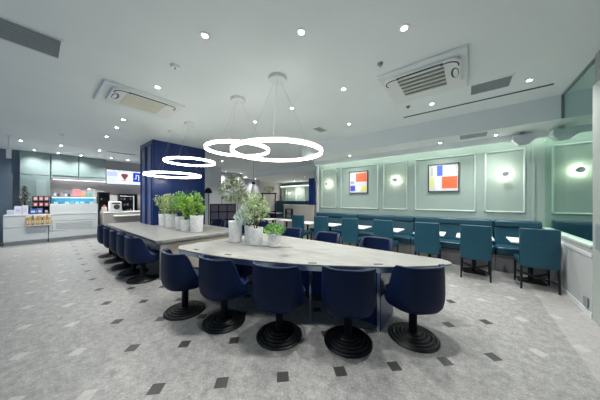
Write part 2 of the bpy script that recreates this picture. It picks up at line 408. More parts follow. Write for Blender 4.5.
# ---------------------------------------------------------------- communal tables
EDGE = [(-3.55, 1.36), (-3.40, 1.33), (-2.80, 1.42), (-2.29, 1.56), (-1.83, 1.73), (-1.47, 1.90), (-1.17, 2.07), (-.90, 2.25), (-.60, 2.47), (-.36, 2.69), (-.20, 2.87), (-.14, 2.97), (-.16, 3.06), (-.26, 3.13)]
def smooth_pts(p, n=4):
    out = []
    for i in range(len(p)-1):
        p0 = Vector(p[max(i-1, 0)]); p1 = Vector(p[i]); p2 = Vector(p[i+1]); p3 = Vector(p[min(i+2, len(p)-1)])
        for k in range(n):
            t = k/n
            q = .5*((2*p1)+(-p0+p2)*t+(2*p0-5*p1+4*p2-p3)*t*t+(-p0+3*p1-3*p2+p3)*t**3); out.append((q.x, q.y))
    out.append(p[-1]); return out
outline = [(-3.60, 1.42)] + smooth_pts(EDGE[1:], 4) + [(-3.54, 3.14), (-3.60, 3.08)]
t1 = empty('communal_table', (-2.0, 2.4, 0), 0, 'large pale stone table with a curved front edge, nearest the camera', 'table')
def rel(p, c): return [(x-c[0], y-c[1]) for x, y in p]
MB().prism(rel(outline, (-2.0, 2.4)), .700, .72).build('tabletop', [M['stone']], t1, bevel=.004)
ins = [(-2.0+(x+2.0)*.996, 2.4+(y-2.4)*.996) for x, y in outline]
MB().prism(rel(ins, (-2.0, 2.4)), .645, .700).build('edge_band', M['chrome'], t1)
sb = MB(); sp = [(-2.20, 1.61), (-2.10, 1.78), (-1.97, 2.05), (-1.84, 2.33), (-1.72, 2.62), (-1.60, 3.12)]
for a, b in zip(sp[:-1], sp[1:]):
    sb.add([(a[0]-.005+2, a[1]-2.4, .7205), (a[0]+.005+2, a[1]-2.4, .7205), (b[0]+.005+2, b[1]-2.4, .7205), (b[0]-.005+2, b[1]-2.4, .7205)], [(0, 1, 2, 3)])
sb.build('seam', M['grey'], t1)
for gx, gy, ga in ((-1.40, 1.99, 30), (-.79, 2.42, 40), (-3.12, 1.47, 5), (-2.5, 1.6, 14)):
    T = Matrix.Translation((gx+2, gy-2.4, 0)) @ Matrix.Rotation(R(ga), 4, 'Z')
    MB().box(-.05, .05, -.018, .018, .7195, .7225, 0, T).build('socket', M['dark'], t1)
# pedestal: recessed navy block, end panel, steel post, bright strip as the panel's edge highlight
MB().box(-1.0, .95, .10, .45, .10, .645).build('pedestal', M['navy_lac'], t1, bevel=.01)
MB().box(-.98, .93, .12, .43, 0, .10).build('plinth', M['blackm'], t1)
MB().box(.55, 1.22, .04, .08, 0, .645).build('back_panel', M['navy_lac'], t1, bevel=.004)
MB().box(1.22, 1.26, -.05, .45, 0, .645).build('side_panel', M['navy_lac'], t1, bevel=.004)
MB().box(-1.32, -1.28, -.7, .45, 0, .645).build('side_panel', M['navy_lac'], t1, bevel=.004)
for lx, ly in ((.52, -.33), (1.24, -.06)):  # second is no leg: added to show the end panel's edge highlight
    MB().box(lx-.012, lx+.012, ly-.012, ly+.012, 0, .645).build('leg', M['chrome'], t1)

t2 = empty('communal_table', (-6.2, 2.2, 0), 0, 'long pale stone table behind, running up to the navy column', 'table')
c2 = (-6.2, 2.2)
o2 = [(-4.38, 1.33), (-4.30, 1.41), (-4.30, 3.08), (-4.36, 3.14), (-7.10, 3.14), (-7.10, 2.10), (-8.28, 2.10), (-8.28, 3.14), (-8.6, 3.14), (-8.7, 3.04), (-8.7, 1.43), (-8.6, 1.33)]
MB().prism(rel(o2, c2), .665, .72).build('tabletop', M['stone'], t2, bevel=.006)
MB().box(-2.42, 1.86, -.83, -.1, .645, .664).box(-.85, 1.86, -.1, .9, .645, .664).build('edge_band', M['chrome'], t2)
MB().box(1.80, 1.86, -.80, .88, 0, .645).build('side_panel', M['stone_side'], t2, bevel=.004)
MB().box(-2.4, 1.8, -.25, -.15, .0, .645).build('pedestal', M['navy_lac'], t2, bevel=.005)

# trays under the pots
tray1 = [(-3.36, 2.12), (-3.34, 2.06), (-3.2, 2.05), (-2.6, 2.18), (-2.2, 2.38), (-2.10, 2.47), (-2.2, 2.52), (-2.6, 2.48), (-3.2, 2.44), (-3.34, 2.36)]
tag(MB().prism(tray1, .7215, .729).build('plant_tray', M['plinth'], bevel=.002), 'dark grey pointed tray under the four pots on the nearest table', 'tray')
tag(MB().prism([(-7.0, 2.08), (-4.85, 2.08), (-4.5, 2.3), (-4.85, 2.46), (-7.0, 2.46)], .7205, .728).build('plant_tray', M['plinth'], bevel=.002), 'dark grey tray under the row of pots beside the navy column', 'tray')

# ---------------------------------------------------------------- plants
def leaves(mb, c, rad, n, ls, up=.4, aspect=2.6):
    for _ in range(n):
        while True:
            p = Vector((random.uniform(-1, 1), random.uniform(-1, 1), random.uniform(-1, 1)))
            if .25 < p.length < 1: break
        q = Vector((c[0]+p.x*rad[0], c[1]+p.y*rad[1], c[2]+p.z*rad[2]))
        d = (p.normalized()+Vector((random.gauss(0, .5), random.gauss(0, .5), up+random.gauss(0, .4)))).normalized()
        s = d.cross(Vector((random.gauss(0, 1), random.gauss(0, 1), random.gauss(0, 1)))).normalized()
        nrm = d.cross(s); L = ls*random.uniform(.7, 1.3); W = L/aspect
        mb.add([q, q+d*L*.5+s*W*.5+nrm*W*.2, q+d*L, q+d*L*.5-s*W*.5+nrm*W*.2, q+d*L*.5], [(0, 1, 4), (1, 2, 4), (4, 2, 3), (0, 4, 3)])
def potted(name, x, y, z, r, h, label, blobs, leafm, ls=.04, square=False, group=None, potm='pot', aspect=2.6, up=.4):
    t = empty(name, (x, y, z), 0, label, 'plant', group)
    p = MB()
    p.lathe([(r*.9, 0), (r*.93, .01), (r, h-.015), (r, h), (r-.015, h), (r-.02, h-.03), (.01, h-.03)], 28)
    p = p.build('pot', M[potm], t, smooth=True)
    MB().lathe([(r-.022, h-.04), (r-.022, h-.022)], 20).build('soil', M['soil'], p)
    st = MB(); fo = MB()
    for (bx, by, bz, rx, ry, rz_, n) in blobs:
        st.tube((random.uniform(-.2, .2)*r, random.uniform(-.2, .2)*r, h-.03), (bx*.6, by*.6, (h+bz)*.5), .008, 6, .006)
        st.tube((bx*.6, by*.6, (h+bz)*.5), (bx, by, bz+rz_*.4), .006, 6, .003)
        for k in range(6):
            a = random.uniform(0, 6.28); e = Vector((bx+math.cos(a)*rx*.7, by+math.sin(a)*ry*.7, bz+random.uniform(-.2, .8)*rz_))
            st.tube((bx*.8, by*.8, bz-rz_*.5), e, .004, 5, .002)
        leaves(fo, (bx, by, bz), (rx, ry, rz_), n, ls, up, aspect)
    st.build('stems', M['stem'], t); fo.build('foliage', M[leafm], t)
    return t
zt = .729
G1 = 'pots on the nearest table'; G2 = 'pots beside the navy column'
t = empty('tall_pot', (-3.17, 2.17, zt), 0, 'tallest white pot, empty, at the left end of the nearest tray', 'pot', G1)
tp = MB().lathe([(.10, 0), (.104, .01), (.115, .34), (.115, .355), (.10, .355), (.095, .32), (.01, .32)], 28).build('pot', M['pot'], t, smooth=True)
MB().lathe([(.09, .31), (.09, .325)], 20).build('soil', M['soil'], t)
potted('potted_plant', -2.97, 2.33, zt, .095, .27, 'silvery-leaved plant in a pale pot, second from left on the nearest tray',
       [(-.09, -.08, .40, .15, .12, .11, 330), (-.02, -.16, .44, .12, .10, .09, 200), (-.14, -.02, .50, .09, .09, .08, 110)], 'leaf_silver', .045, group=G1)
potted('potted_olive_tree', -2.70, 2.24, zt, .115, .27, 'airy olive tree in a textured white pot, centre of the nearest tray',
       [(-.02, .02, .50, .17, .17, .17, 330), (.06, .0, .68, .15, .13, .13, 220), (-.17, .0, .60, .13, .12, .17, 220), (-.12, .05, .78, .09, .09, .09, 70), (.14, .03, .52, .11, .1, .12, 110)], 'leaf_olive', .05, group=G1, aspect=3.4, up=.8)
potted('potted_plant', -2.37, 2.33, zt, .10, .20, 'small round bright green plant in a short white pot, right end of the nearest tray',
       [(0, 0, .25, .16, .15, .085, 420)], 'leaf_mid', .04, group=G1, aspect=1.7)
far = [(-6.79, 2.27, .12, .33, 'leafy light green plant in the leftmost white pot by the navy column', 'leaf_olive', .55, .24),
       (-6.17, 2.24, .13, .35, 'pale green bushy plant in the second white pot by the navy column', 'leaf_olive', .56, .25),
       (-5.62, 2.24, .10, .31, 'dark green bushy plant in the slim third white pot by the navy column', 'leaf_mid', .55, .24),
       (-5.22, 2.21, .11, .26, 'trailing bright green plant in the low fourth white pot by the navy column', 'leaf_bright', .45, .24),
       (-4.86, 2.30, .14, .37, 'yellow-green bushy plant in the wide rightmost pot of the far row', 'leaf_bright', .56, .24)]
for x, y, r, h, lb, lm, fz, fr_ in far:
    potted('potted_plant', x, y, zt-.001, r, h, lb, [(random.uniform(-.10, .10), random.uniform(-.08, .08), fz+random.uniform(-.12, .24), random.uniform(.10, .17), .13, random.uniform(.09, .16), 120) for _ in range(6)], lm, .06, group=G2)
# larger pale tree standing on the floor behind
potted('potted_tree', -6.05, 4.07, 0, .20, .55, 'tall pale-leaved tree standing on the floor behind the long table',
       [(0, 0, 1.72, .48, .42, .36, 520), (-.2, 0, 2.0, .26, .28, .2, 180), (.25, .05, 1.55, .28, .28, .22, 220), (.2, 0, 2.05, .2, .2, .2, 110)], 'leaf_olive', .10, potm='blackm', aspect=3.0)

# ---------------------------------------------------------------- navy tub stools
def tub_stool():
    t = empty('tub_chair', (0, 0, 0))
    # local: chair faces +y, back towards -y
    n = 56; mz = 9
    def top(a):   # a = angle away from the back
        a = abs(a)
        if a < R(62): return .80
        if a > R(104): return .475
        u = (a-R(62))/R(42); u = u*u*(3-2*u); return .80*(1-u)+.475*u
    def rad(a, s):  # s 0..1 up the shell, superellipse plan
        c, d = math.cos(a), math.sin(a); e = 2.6
        rr = 1/((abs(c)/.255)**e+(abs(d)/.270)**e)**(1/e)
        k = [.62, .84, .935, .985, 1.0, 1.0, .995, .985, .975][s] if s < 9 else 1
        return rr*k
    outer = []; inner = []
    zs = [0, .05, .13, .25, .4, .55, .7, .86, 1.0]
    vs = []
    for s in range(mz):
        for i in range(n):
            a = 2*math.pi*i/n; a_ = (a+math.pi) % (2*math.pi)-math.pi
            z = .325+(top(a_)-.325)*zs[s]; r = rad(a, s)
            vs.append((r*math.sin(a), -r*math.cos(a), z))
    base = len(vs); th = .042
    for s in range(mz-1, 2, -1):
        for i in range(n):
            a = 2*math.pi*i/n; a_ = (a+math.pi) % (2*math.pi)-math.pi
            z = max(.325+(top(a_)-.325)*zs[s]-(0 if s == mz-1 else 0), .36); r = max(rad(a, s)-th, .02)
            vs.append((r*math.sin(a), -r*math.cos(a), z))
    fs = []; rings = len(vs)//n
    for k in range(rings-1):
        for i in range(n):
            j = (i+1) % n; fs.append((k*n+i, k*n+j, (k+1)*n+j, (k+1)*n+i))
    fs.append(tuple(range(n))[::-1]); fs.append(tuple((rings-1)*n+i for i in range(n)))
    sh = MB().add(vs, fs).build('shell', M['navy_fab'], t, bevel=.012, seg=3)
    # piping along the rim, lighter so its colour paints the rim highlight
    pp = MB(); rim = [Vector(((rad(2*math.pi*i/n, 8)-th*.0)*math.sin(2*math.pi*i/n), -(rad(2*math.pi*i/n, 8))*math.cos(2*math.pi*i/n), top((2*math.pi*i/n+math.pi) % (2*math.pi)-math.pi)+.001)) for i in range(n)]
    for i in range(n):
        pp.tube(rim[i]*1.0, rim[(i+1) % n], .006, 6)
    pp.build('piping', M['piping'], sh, smooth=True)
    cs = MB(); prof = [(.92, .40), (.97, .42), (.98, .455), (.95, .475), (.7, .488), (.02, .49)]
    vs = []
    for k, z in prof:
        for i in range(n):
            a = 2*math.pi*i/n; r = (rad(a, 4)-th-.004)*k; vs.append((r*math.sin(a), -r*math.cos(a), z))
    fs = [(k*n+i, k*n+(i+1) % n, (k+1)*n+(i+1) % n, (k+1)*n+i) for k in range(len(prof)-1) for i in range(n)]
    fs += [tuple(range(n))[::-1], tuple((len(prof)-1)*n+i for i in range(n))]
    cs.add(vs, fs).build('seat_cushion', M['navy_cush'], t, smooth=True)
    MB().lathe([(.04, .05), (.04, .26), (.06, .285), (.11, .315), (.11, .326)], 24).build('column', M['black'], t, smooth=True)
    pr = [(.245, 0), (.245, .012)]
    for k in range(5):
        r0 = .240-k*.038; z0 = .014+k*.0095
        pr += [(r0, z0), (r0-.010, z0+.010), (r0-.024, z0+.010), (r0-.030, z0+.003)]
    pr += [(.04, .062), (.03, .07)]
    MB().lathe(pr, 48).build('base', M['black'], t, smooth=True)
    return t
st0 = tub_stool()
def face(dx, dy): return math.atan2(-dx, dy)
near = [(-2.90, 1.22, face(-.02, 1), 'navy tub chair at the left end of the nearest table front'),
        (-2.27, 1.40, face(-.12, 1), 'navy tub chair second from left along the nearest table front'),
        (-1.58, 1.63, face(-.35, 1), 'navy tub chair in the middle of the nearest table front'),
        (-.96, 2.00, face(-.5, .9), 'navy tub chair second from right along the nearest table front'),
        (-.45, 2.49, face(-.70, .75), 'navy tub chair at the right tip of the nearest table')]
for i, (x, y, a, lb) in enumerate(near):
    o = st0 if i == 0 else copy_tree(st0)
    o.location = (x, y, 0); o.rotation_euler = (0, 0, a); tag(o, lb, 'chair', 'navy tub chairs in front of the nearest table')
for x, y, a, lb in ((-2.14, 3.46, R(180), 'navy tub chair across the nearest table, only its back rim showing, left one'),
                    (-1.20, 3.48, R(178), 'navy tub chair across the nearest table, only its back rim showing, right one'),
                    (-3.08, 3.50, R(184), 'navy tub chair across the nearest table, half hidden behind the small potted plant')):
    o = copy_tree(st0); o.location = (x, y, 0); o.rotation_euler = (0, 0, a); tag(o, lb, 'chair', 'navy tub chairs across the nearest table')
rowl = ['nearest navy tub chair in the row along the long far table', 'second navy tub chair from the front in the far table row', 'third navy tub chair from the front in the far table row',
        'fourth navy tub chair from the front in the far table row', 'farthest navy tub chair in the row, toward the service counter']
for i, x in enumerate((-4.64, -5.24, -5.86, -6.55, -7.30)):
    o = copy_tree(st0); o.location = (x, 1.22, 0); o.rotation_euler = (0, 0, R([2, -2, 3, 0, 2][i])); tag(o, rowl[i], 'chair', 'navy tub chairs along the long far table')

# ---------------------------------------------------------------- navy column
pc = struct(MB().box(-8.28, -7.10, 2.10, 3.62, 0, H).build('wall_column', M['navy_lac']))
pm = MB()
def panel_y(x0, x1, z0, z1):   # on the face y = 2.10
    return frame_mb(pm, x0, x1, z0, z1, 2.10, .05, .022)
panel_y(-8.2, -7.72, .1, 3.1); panel_y(-7.66, -7.18, .1, 3.1)
for y in (2.1+.5, 2.1+1.0):
    pm.box(-7.10, -7.088, y-.012, y+.012, 0, H)
pm.box(-7.12, -7.085, 2.085, 2.14, 0, H).box(-7.12, -7.085, 3.58, 3.635, 0, H)
struct(pm.build('trim_15', M['navy_lac2'], bevel=.004))

# ---------------------------------------------------------------- ring pendants
def ring_mb(Rr, w, h, n=96):
    mb = MB(); sec = [(-w/2, -h/2), (w/2, -h/2), (w/2, h/2), (-w/2, h/2)]; vs = []
    for i in range(n):
        a = 2*math.pi*i/n
        for r, z in sec: vs.append(((Rr+r)*math.cos(a), (Rr+r)*math.sin(a), z))
    fs = [(i*4+k, i*4+(k+1) % 4, ((i+1) % n)*4+(k+1) % 4, ((i+1) % n)*4+k) for i in range(n) for k in range(4)]
    return mb.add(vs, fs)
def ring_pendant(x, y, z, Rr, label):
    t = empty('ring_pendant', (x, y, H), 0, label, 'pendant light', 'glowing ring pendants over the long tables')
    MB().lathe([(.12, -.05), (.13, -.04), (.13, 0)], 32).build('canopy', M['acwhite'], t, smooth=True)
    d = z-H
    r = ring_mb(Rr, .030, .034).build('ring', M['ring'], t); r.location.z = d
    c = ring_mb(Rr, .040, .012).build('ring_frame', M['white'], t); c.location.z = d+.027
    for k in range(3):
        a = R(70+120*k)
        MB().tube((.05*math.cos(a), .05*math.sin(a), -.03), (Rr*math.cos(a), Rr*math.sin(a), d+.03), .0012, 5).build('cable', M['wire'], t)
ring_pendant(-2.12, 2.15, 2.13, .625, 'largest glowing ring pendant, nearest, over the middle of the near table')
ring_pendant(-3.10, 2.18, 2.32, .52, 'smaller glowing ring pendant behind and left of the largest one')
ring_pendant(-4.95, 2.20, 2.315, .51, 'higher glowing ring pendant in front of the navy column')
ring_pendant(-5.88, 2.20, 2.08, .615, 'lowest glowing ring pendant, farthest, against the navy column')

# ---------------------------------------------------------------- downlights
def downlight0():
    t = empty('downlight', (0, 0, 0))
    MB().lathe([(.052, -.006), (.055, -.003), (.055, .0)], 24).build('trim_ring', M['acwhite'], t, smooth=True)
    MB().lathe([(.027, -.009), (.027, -.0055)], 20).build('lamp', M['led'], t)
    return t
dl0 = downlight0(); first = [True]
def dl(x, y, z, label, e=60, ang=130, size=1.0, col=(1, .97, .93)):
    o = dl0 if first[0] else copy_tree(dl0); first[0] = False
    o.location = (x, y, z); o.scale = (size,)*3; tag(o, label, 'downlight', 'small round ceiling downlights')
    light('spot', 'SPOT', (0, 0, -.02), e, col, o, spot_size=R(ang), spot_blend=.9, shadow_soft_size=.03)
D = [(-2.18, 1.12, 'ceiling downlight nearest the camera, left of the two front ones'), (-1.35, 1.72, 'ceiling downlight at top centre, above the near table front'),
     (-.50, 2.33, 'ceiling downlight left of and in front of the right air conditioner'), (-1.52, 3.01, 'ceiling downlight right of the largest ring pendant'),
     (-2.61, 3.03, 'ceiling downlight just behind the largest ring pendant canopy'), (-3.71, 3.05, 'ceiling downlight behind the smaller ring pendant canopy'),
     (-2.12, 4.48, 'ceiling downlight midway between the ring pendants and the green wall'), (-.50, 4.48, 'ceiling downlight directly behind the right air conditioner'),
     (.71, 4.48, 'square-looking ceiling downlight near the top of the glass partition'), (-3.75, 1.17, 'ceiling downlight right beside the left air conditioner'),
     (-5.84, 1.18, 'first ceiling downlight beyond the left air conditioner'), (-6.61, 1.21, 'second ceiling downlight beyond the left air conditioner'), (-7.77, 1.21, 'third ceiling downlight beyond the left air conditioner'),
     (-10.17, 1.4, 'ceiling downlight between the navy column and the menu screen'), (-10.28, -.28, 'leftmost ceiling downlight near the hanging white cylinder lamp'),
     (-3.9, 5.0, 'ceiling downlight above the left end of the teal chair row')]
for x, y, lb in D: dl(x, y, H, lb)
for y, lb in ((-.04, 'downlight washing the leftmost green cupboard panel'), (.52, 'downlight washing the middle green cupboard panel'), (1.10, 'downlight washing the right green cupboard panel')):
    dl(-11.88, y, H, lb, e=22, ang=105, col=(.85, 1, .98))
dl(-10.2, .5, H, 'added ceiling downlight over the walkway in front of the display case', e=70)  # added for more light over the service area
dl(-11.6, 1.95, H, 'ceiling downlight left of the menu screen'); dl(-11.6, 2.5, H, 'ceiling downlight above the menu screen')
for x, lb in ((-.50, 'soffit downlight shining on the large abstract picture'), (-2.8, 'soffit downlight shining on the small abstract picture'), (.47, 'soffit downlight above the right end of the banquette')):
    dl(x, 5.95, SOF, lb, e=14, ang=120, size=.8, col=(.85, .93, 1))
for x, y, lb in ((-11.5, 7.2, 'left of three downlights grazing the far grey wall'), (-11.5, 8.3, 'middle of three downlights grazing the far grey wall'), (-11.5, 9.5, 'right of three downlights grazing the far grey wall')):
    dl(x, y, H if y < 8.6 else 2.9, lb, e=60, ang=100)
dl(-8.0, 10.5, 2.9, 'bright downlight deep in the far dining room', e=130)
dl(-10.4, 12.4, 2.9, 'downlight in front of the far green panelled wall', e=90)
dl(-6.0, 6.6, H, 'ceiling downlight over the lattice divider behind the tables', e=100)
dl(-8.6, 5.2, H, 'ceiling downlight behind the navy column', e=100)
dl(2.9, 5.0, H, 'ceiling downlight beyond the glass partition', e=60)
dl(2.4, 3.6, H, 'added ceiling downlight beyond the glass partition, nearer the camera', e=60)  # added out of view to brighten the bay behind the glass

# ---------------------------------------------------------------- air conditioners
def aircon(x, y, rz_, w, d, label, gm, open_=True, ex=1):
    t = empty('air_conditioner', (x, y, H), rz_, label, 'air conditioner')
    MB().box(-w/2, w/2, -d/2, d/2, -.035, 0).build('ceiling_plate', M['acwhite'], t, bevel=.012)
    # raised rounded panel
    pts = []; a, b, r = .45, .36, .12
    for cx, cy, s in ((a-r, b-r, 0), (-a+r, b-r, 90), (-a+r, -b+r, 180), (a-r, -b+r, 270)):
        for k in range(7):
            an = R(s+15*k); pts.append((cx+r*math.cos(an), cy+r*math.sin(an)-.08))
    MB().prism(pts, -.075, -.034).build('front_panel', M['acwhite'], t, bevel=.012, seg=3)
    MB().box(-.27, .27, -.34, .18, -.082, -.074).build('grille', gm, t)
    if open_:
        sl = MB()
        for k in range(5):
            yy = -.30+k*.11
            sl.box(-.27, .27, yy-.008, yy+.012, -.098, -.080)
        sl.build('grille_slats', M['acwhite'], t)
    MB().box(-.27, .27, -.435, -.375, -.080, -.060).build('air_slot', M['dark'], t, bevel=.01)
    MB().box(-.24, .24, -.412, -.398, -.090, -.070).build('louvre', M['acwhite'], t, bevel=.004)
    e = MB(); path = []
    for k in range(7):
        an = R(150+20*k); path.append((-.33+.10*math.cos(an), -.31+.10*math.sin(an), -.0765))
    for k in range(7):
        an = R(-90+17*k); path.append((.30+.12*math.cos(an), -.29+.12*math.sin(an), -.0765))
    for k, (p, q) in enumerate(zip(path[:-1], path[1:])): e.tube((p[0]*ex, p[1], p[2]), (q[0]*ex, q[1], q[2]), .0075, 6)
    e.build('panel_gap', M['dark'], t)
    Te = Matrix.Translation((.375*ex, -.10, -.074)) @ Matrix.Diagonal((.042, .13, 1, 1))
    cap = MB().lathe([(1, -.006), (1, .002)], 24, 0, Te).build('end_cap', M['dark'], t)
    Te2 = Matrix.Translation((.382*ex, -.10, -.080)) @ Matrix.Diagonal((.027, .11, 1, 1))
    MB().lathe([(1, -.004), (1, .002)], 24, 0, Te2).build('end_cap_cover', M['acwhite'], cap)
aircon(-.50, 3.53, 0, 1.02, 1.06, 'ceiling cassette air conditioner with open slatted grille, right side', M['filter'])
aircon(-4.54, 1.17, R(90), 1.12, .90, 'ceiling cassette air conditioner with closed beige grille, left side', M['beige'], False, -1)

def vent(x0, x1, y0, y1, z, label, along='y', n=8, m='vent'):
    t = empty('ceiling_vent', ((x0+x1)/2, (y0+y1)/2, z), 0, label, 'vent')
    w, d = (x1-x0)/2, (y1-y0)/2
    MB().box(-w, w, -d, d, -.006, 0).build('backing', M[m], t)
    fr = MB().box(-w-.02, w+.02, -d-.02, -d, -.014, 0).box(-w-.02, w+.02, d, d+.02, -.014, 0).box(-w-.02, -w, -d, d, -.014, 0).box(w, w+.02, -d, d, -.014, 0)
    fr.build('vent_frame', M['ceiling'], t)
    s = MB()
    for k in range(n):
        u = -1+2*(k+.5)/n
        if along == 'y': s.box(u*w-.006, u*w+.006, -d, d, -.012, -.006)
        else: s.box(-w, w, u*d-.006, u*d+.006, -.012, -.006)
    s.build('slats', M['grey'], t)
vent(-3.93, -3.47, -1.4, .17, H, 'long grey slatted ceiling vent at the upper left corner')
vent(.05, .50, 4.13, 4.50, H, 'grey slatted ceiling vent between the right air conditioner and glass', 'x')
vent(-.12, .32, 5.50, 5.88, SOF, 'narrow grey vent in the dropped ceiling above the green wall', 'x', 5, 'grey')
vent(-10.15, -10.0, 1.6, 2.4, H, 'thin dark vent slot in the ceiling before the menu screen', 'y', 2)
vent(-2.95, -2.75, 4.2, 4.55, H, 'faint small ceiling grille behind the ring pendants', 'x', 2, 'grey')
tag(MB().box(-1.05, 1.02, 4.835, 4.86, H-.012, H).build('ceiling_slot', M['dark']), 'long thin black slot in the ceiling in front of the dropped soffit', 'slot')
for x, y, lb in ((-.87, 2.74, 'tiny dark sprinkler head beside the right air conditioner'), (-2.98, 1.13, 'small pale smoke detector left of the ring canopies'),
                 (-8.41, .43, 'small ceiling sensor over the walkway to the counter'), (-.86, 4.33, 'tiny ceiling sensor behind the right air conditioner')):
    small = 'tiny' in lb
    t = empty('ceiling_sensor', (x, y, H), 0, lb, 'sensor')
    MB().lathe([(.02 if small else .045, -.03), (.035 if small else .055, -.012), (.035 if small else .055, 0)], 20).build('housing', M['vent' if small else 'ceiling'], t, smooth=True)
    MB().lathe([(.008, -.045), (.012, -.028)], 12).build('sensor_tip', M['steel'], t)

# angular grey speakers below the cove
for x, y, lb in ((.86, 6.05, 'angular grey speaker under the soffit left of the glass'), (1.36, 6.0, 'angular grey speaker under the soffit seen through the glass')):
    t = empty('ceiling_speaker', (x, y, SOF), R(8), lb, 'speaker', 'angular grey speakers under the soffit')
    pts = [(-.15, 0), (.15, 0), (.17, -.09), (.05, -.21), (-.07, -.21), (-.16, -.10)]
    b = MB().add([(a, -.11, z-.07) for a, z in pts]+[(a*.9, .09, z*.85-.07) for a, z in pts], [tuple(range(6)), tuple(range(6, 12))]+[(i, (i+1) % 6, 6+(i+1) % 6, 6+i) for i in range(6)])
    b.build('cabinet', M['white'], t, bevel=.01)
    MB().box(-.03, .03, -.03, .03, -.09, 0).build('bracket', M['steel'], t)

# ---------------------------------------------------------------- cupboards above the service counter
for y0, y1, z0, lb, ex in ((-.36, .33, 0.0, 'tall sage green cupboard panel running to the floor, leftmost', 0), (.35, 1.06, 2.32, 'middle sage green wall cupboard above the counter', 0), (1.08, 1.88, 2.32, 'right sage green wall cupboard next to the menu screen', 0)):
    t = empty('wall_cupboard', (-12.48, (y0+y1)/2, z0), 0, lb, 'cupboard', 'sage green cupboards behind the counter')
    w = (y1-y0)/2
    MB().box(0, .26, -w, w, 0, H-z0-.01).build('body', M['sage_cab'], t)
    if z0 == 0:
        MB().box(.26, .28, -w+.01, w-.01, 2.36, H-.03).build('door', M['sage_cab'], t, bevel=.004)
        MB().box(.26, .28, -w+.01, w-.01, .05, 2.34).build('door', M['sage_cab'], t, bevel=.004)
        nt_ = tag(MB().box(-12.198, -12.190, .0, .24, 1.6, 2.2).build('notice_sheet', plain('pale_notice', (.26, .34, .34))), 'pale notice sheet hanging on the tall green cupboard', 'notice')
    else:
        MB().box(.26, .28, -w+.01, w-.01, .07, H-z0-.03).build('door', M['sage_cab'], t, bevel=.004)
        MB().box(.0, .27, -w, w, -.05, 0).build('under_rail', M['vent'], t)
tag(MB().box(-12.40, -12.37, .40, 3.2, 2.235, 2.25).build('cupboard_fill', emitter('cupboard_fill_glow', (1.0, .93, .93), 3.0)), 'added thin light strip under the green wall cupboards, brightening the wall', 'light')  # added glowing strip, brightens the wall behind the counter
# slate door at the far left
dd = MB().box(-12.4, -12.36, -1.5, -.5, 0, 2.35)
d1 = struct(dd.build('door_1', M['slate'], bevel=.004))
h_ = MB().lathe([(.02, 0), (.045, .03), (.045, .07), (.02, .085)], 16, 0, Matrix.Translation((-12.36, -.95, 1.0)) @ Matrix.Rotation(R(90), 4, 'Y')).lathe([(.02, 0), (.045, .03), (.045, .07), (.02, .085)], 16, 0, Matrix.Translation((-12.36, -.95, 1.75)) @ Matrix.Rotation(R(90), 4, 'Y')).build('door_handle', M['black'], d1, smooth=True)
# hanging white cylinder lamp
t = empty('cylinder_pendant', (-9.72, -.46, H), 0, 'slim white cylinder pendant hanging at the far left', 'pendant light')
MB().tube((0, 0, -.32), (0, 0, 0), .012, 8).lathe([(.05, -.02), (.05, 0)], 16).build('rod', M['white'], t)
MB().lathe([(.04, -.62), (.045, -.615), (.045, -.38), (.03, -.36)], 24).build('lamp_shade', M['lampshade'], t, smooth=True)

# ---------------------------------------------------------------- menu screen
t = empty('menu_screen', (-12.2, 2.52, 2.14), R(0), 'wide bright menu screen with a dessert picture and blue logo block', 'screen')
MB().box(-.06, 0, -.64, .64, 0, .66).build('screen_housing', M['black'], t, bevel=.005)
scr = MB().box(0, .004, -.62, .62, .02, .64, 0)
def disc(mb, y, z, ry, rz2, x, mi, pts=None):
    n = 20; vs = [(x, y+ry*math.cos(2*math.pi*i/n), z+rz2*math.sin(2*math.pi*i/n)) for i in range(n)]
    mb.add(vs, [tuple(range(n))], mi)
scr.box(.004, .006, -.60, -.26, .36, .56, 4)
disc(scr, -.02, .36, .22, .20, .0065, 5)
scr.add([(.008, -.10, .50), (.008, .08, .50), (.008, .12, .42), (.008, .02, .24), (.008, -.03, .24), (.008, -.14, .42)], [(0, 1, 2, 3, 4, 5)], 1)
disc(scr, -.02, .20, .08, .04, .0085, 2)
scr.box(.004, .0065, .30, .58, .16, .58, 3)
scr.box(.0065, .009, .50, .53, .22, .48, 6).box(.0065, .009, .44, .53, .45, .48, 6).box(.0065, .009, .35, .42, .28, .31, 6).box(.0065, .009, .40, .43, .28, .50, 6)
for k in range(4): scr.box(.006, .0068, -.56, -.34+.03*(k % 2), .10+k*.06, .115+k*.06, 4)
for k in range(5): scr.box(.004, .0068, -.45+k*.2, -.33+k*.2, .60, .61, 1)
scr.build('display', [emitter('screen_white', (.74, .80, 1.0), 1.0), emitter('screen_brown', (.25, .09, .09), .8), emitter('screen_pink', (.85, .55, .6), .8), emitter('screen_blue', (.01, .04, .55), 1.0),
                      emitter('screen_lavender', (.5, .58, .95), 1.0), emitter('screen_cream', (.95, .82, .86), 1.0), emitter('screen_mark', (.8, .85, 1), 1.0)], t)

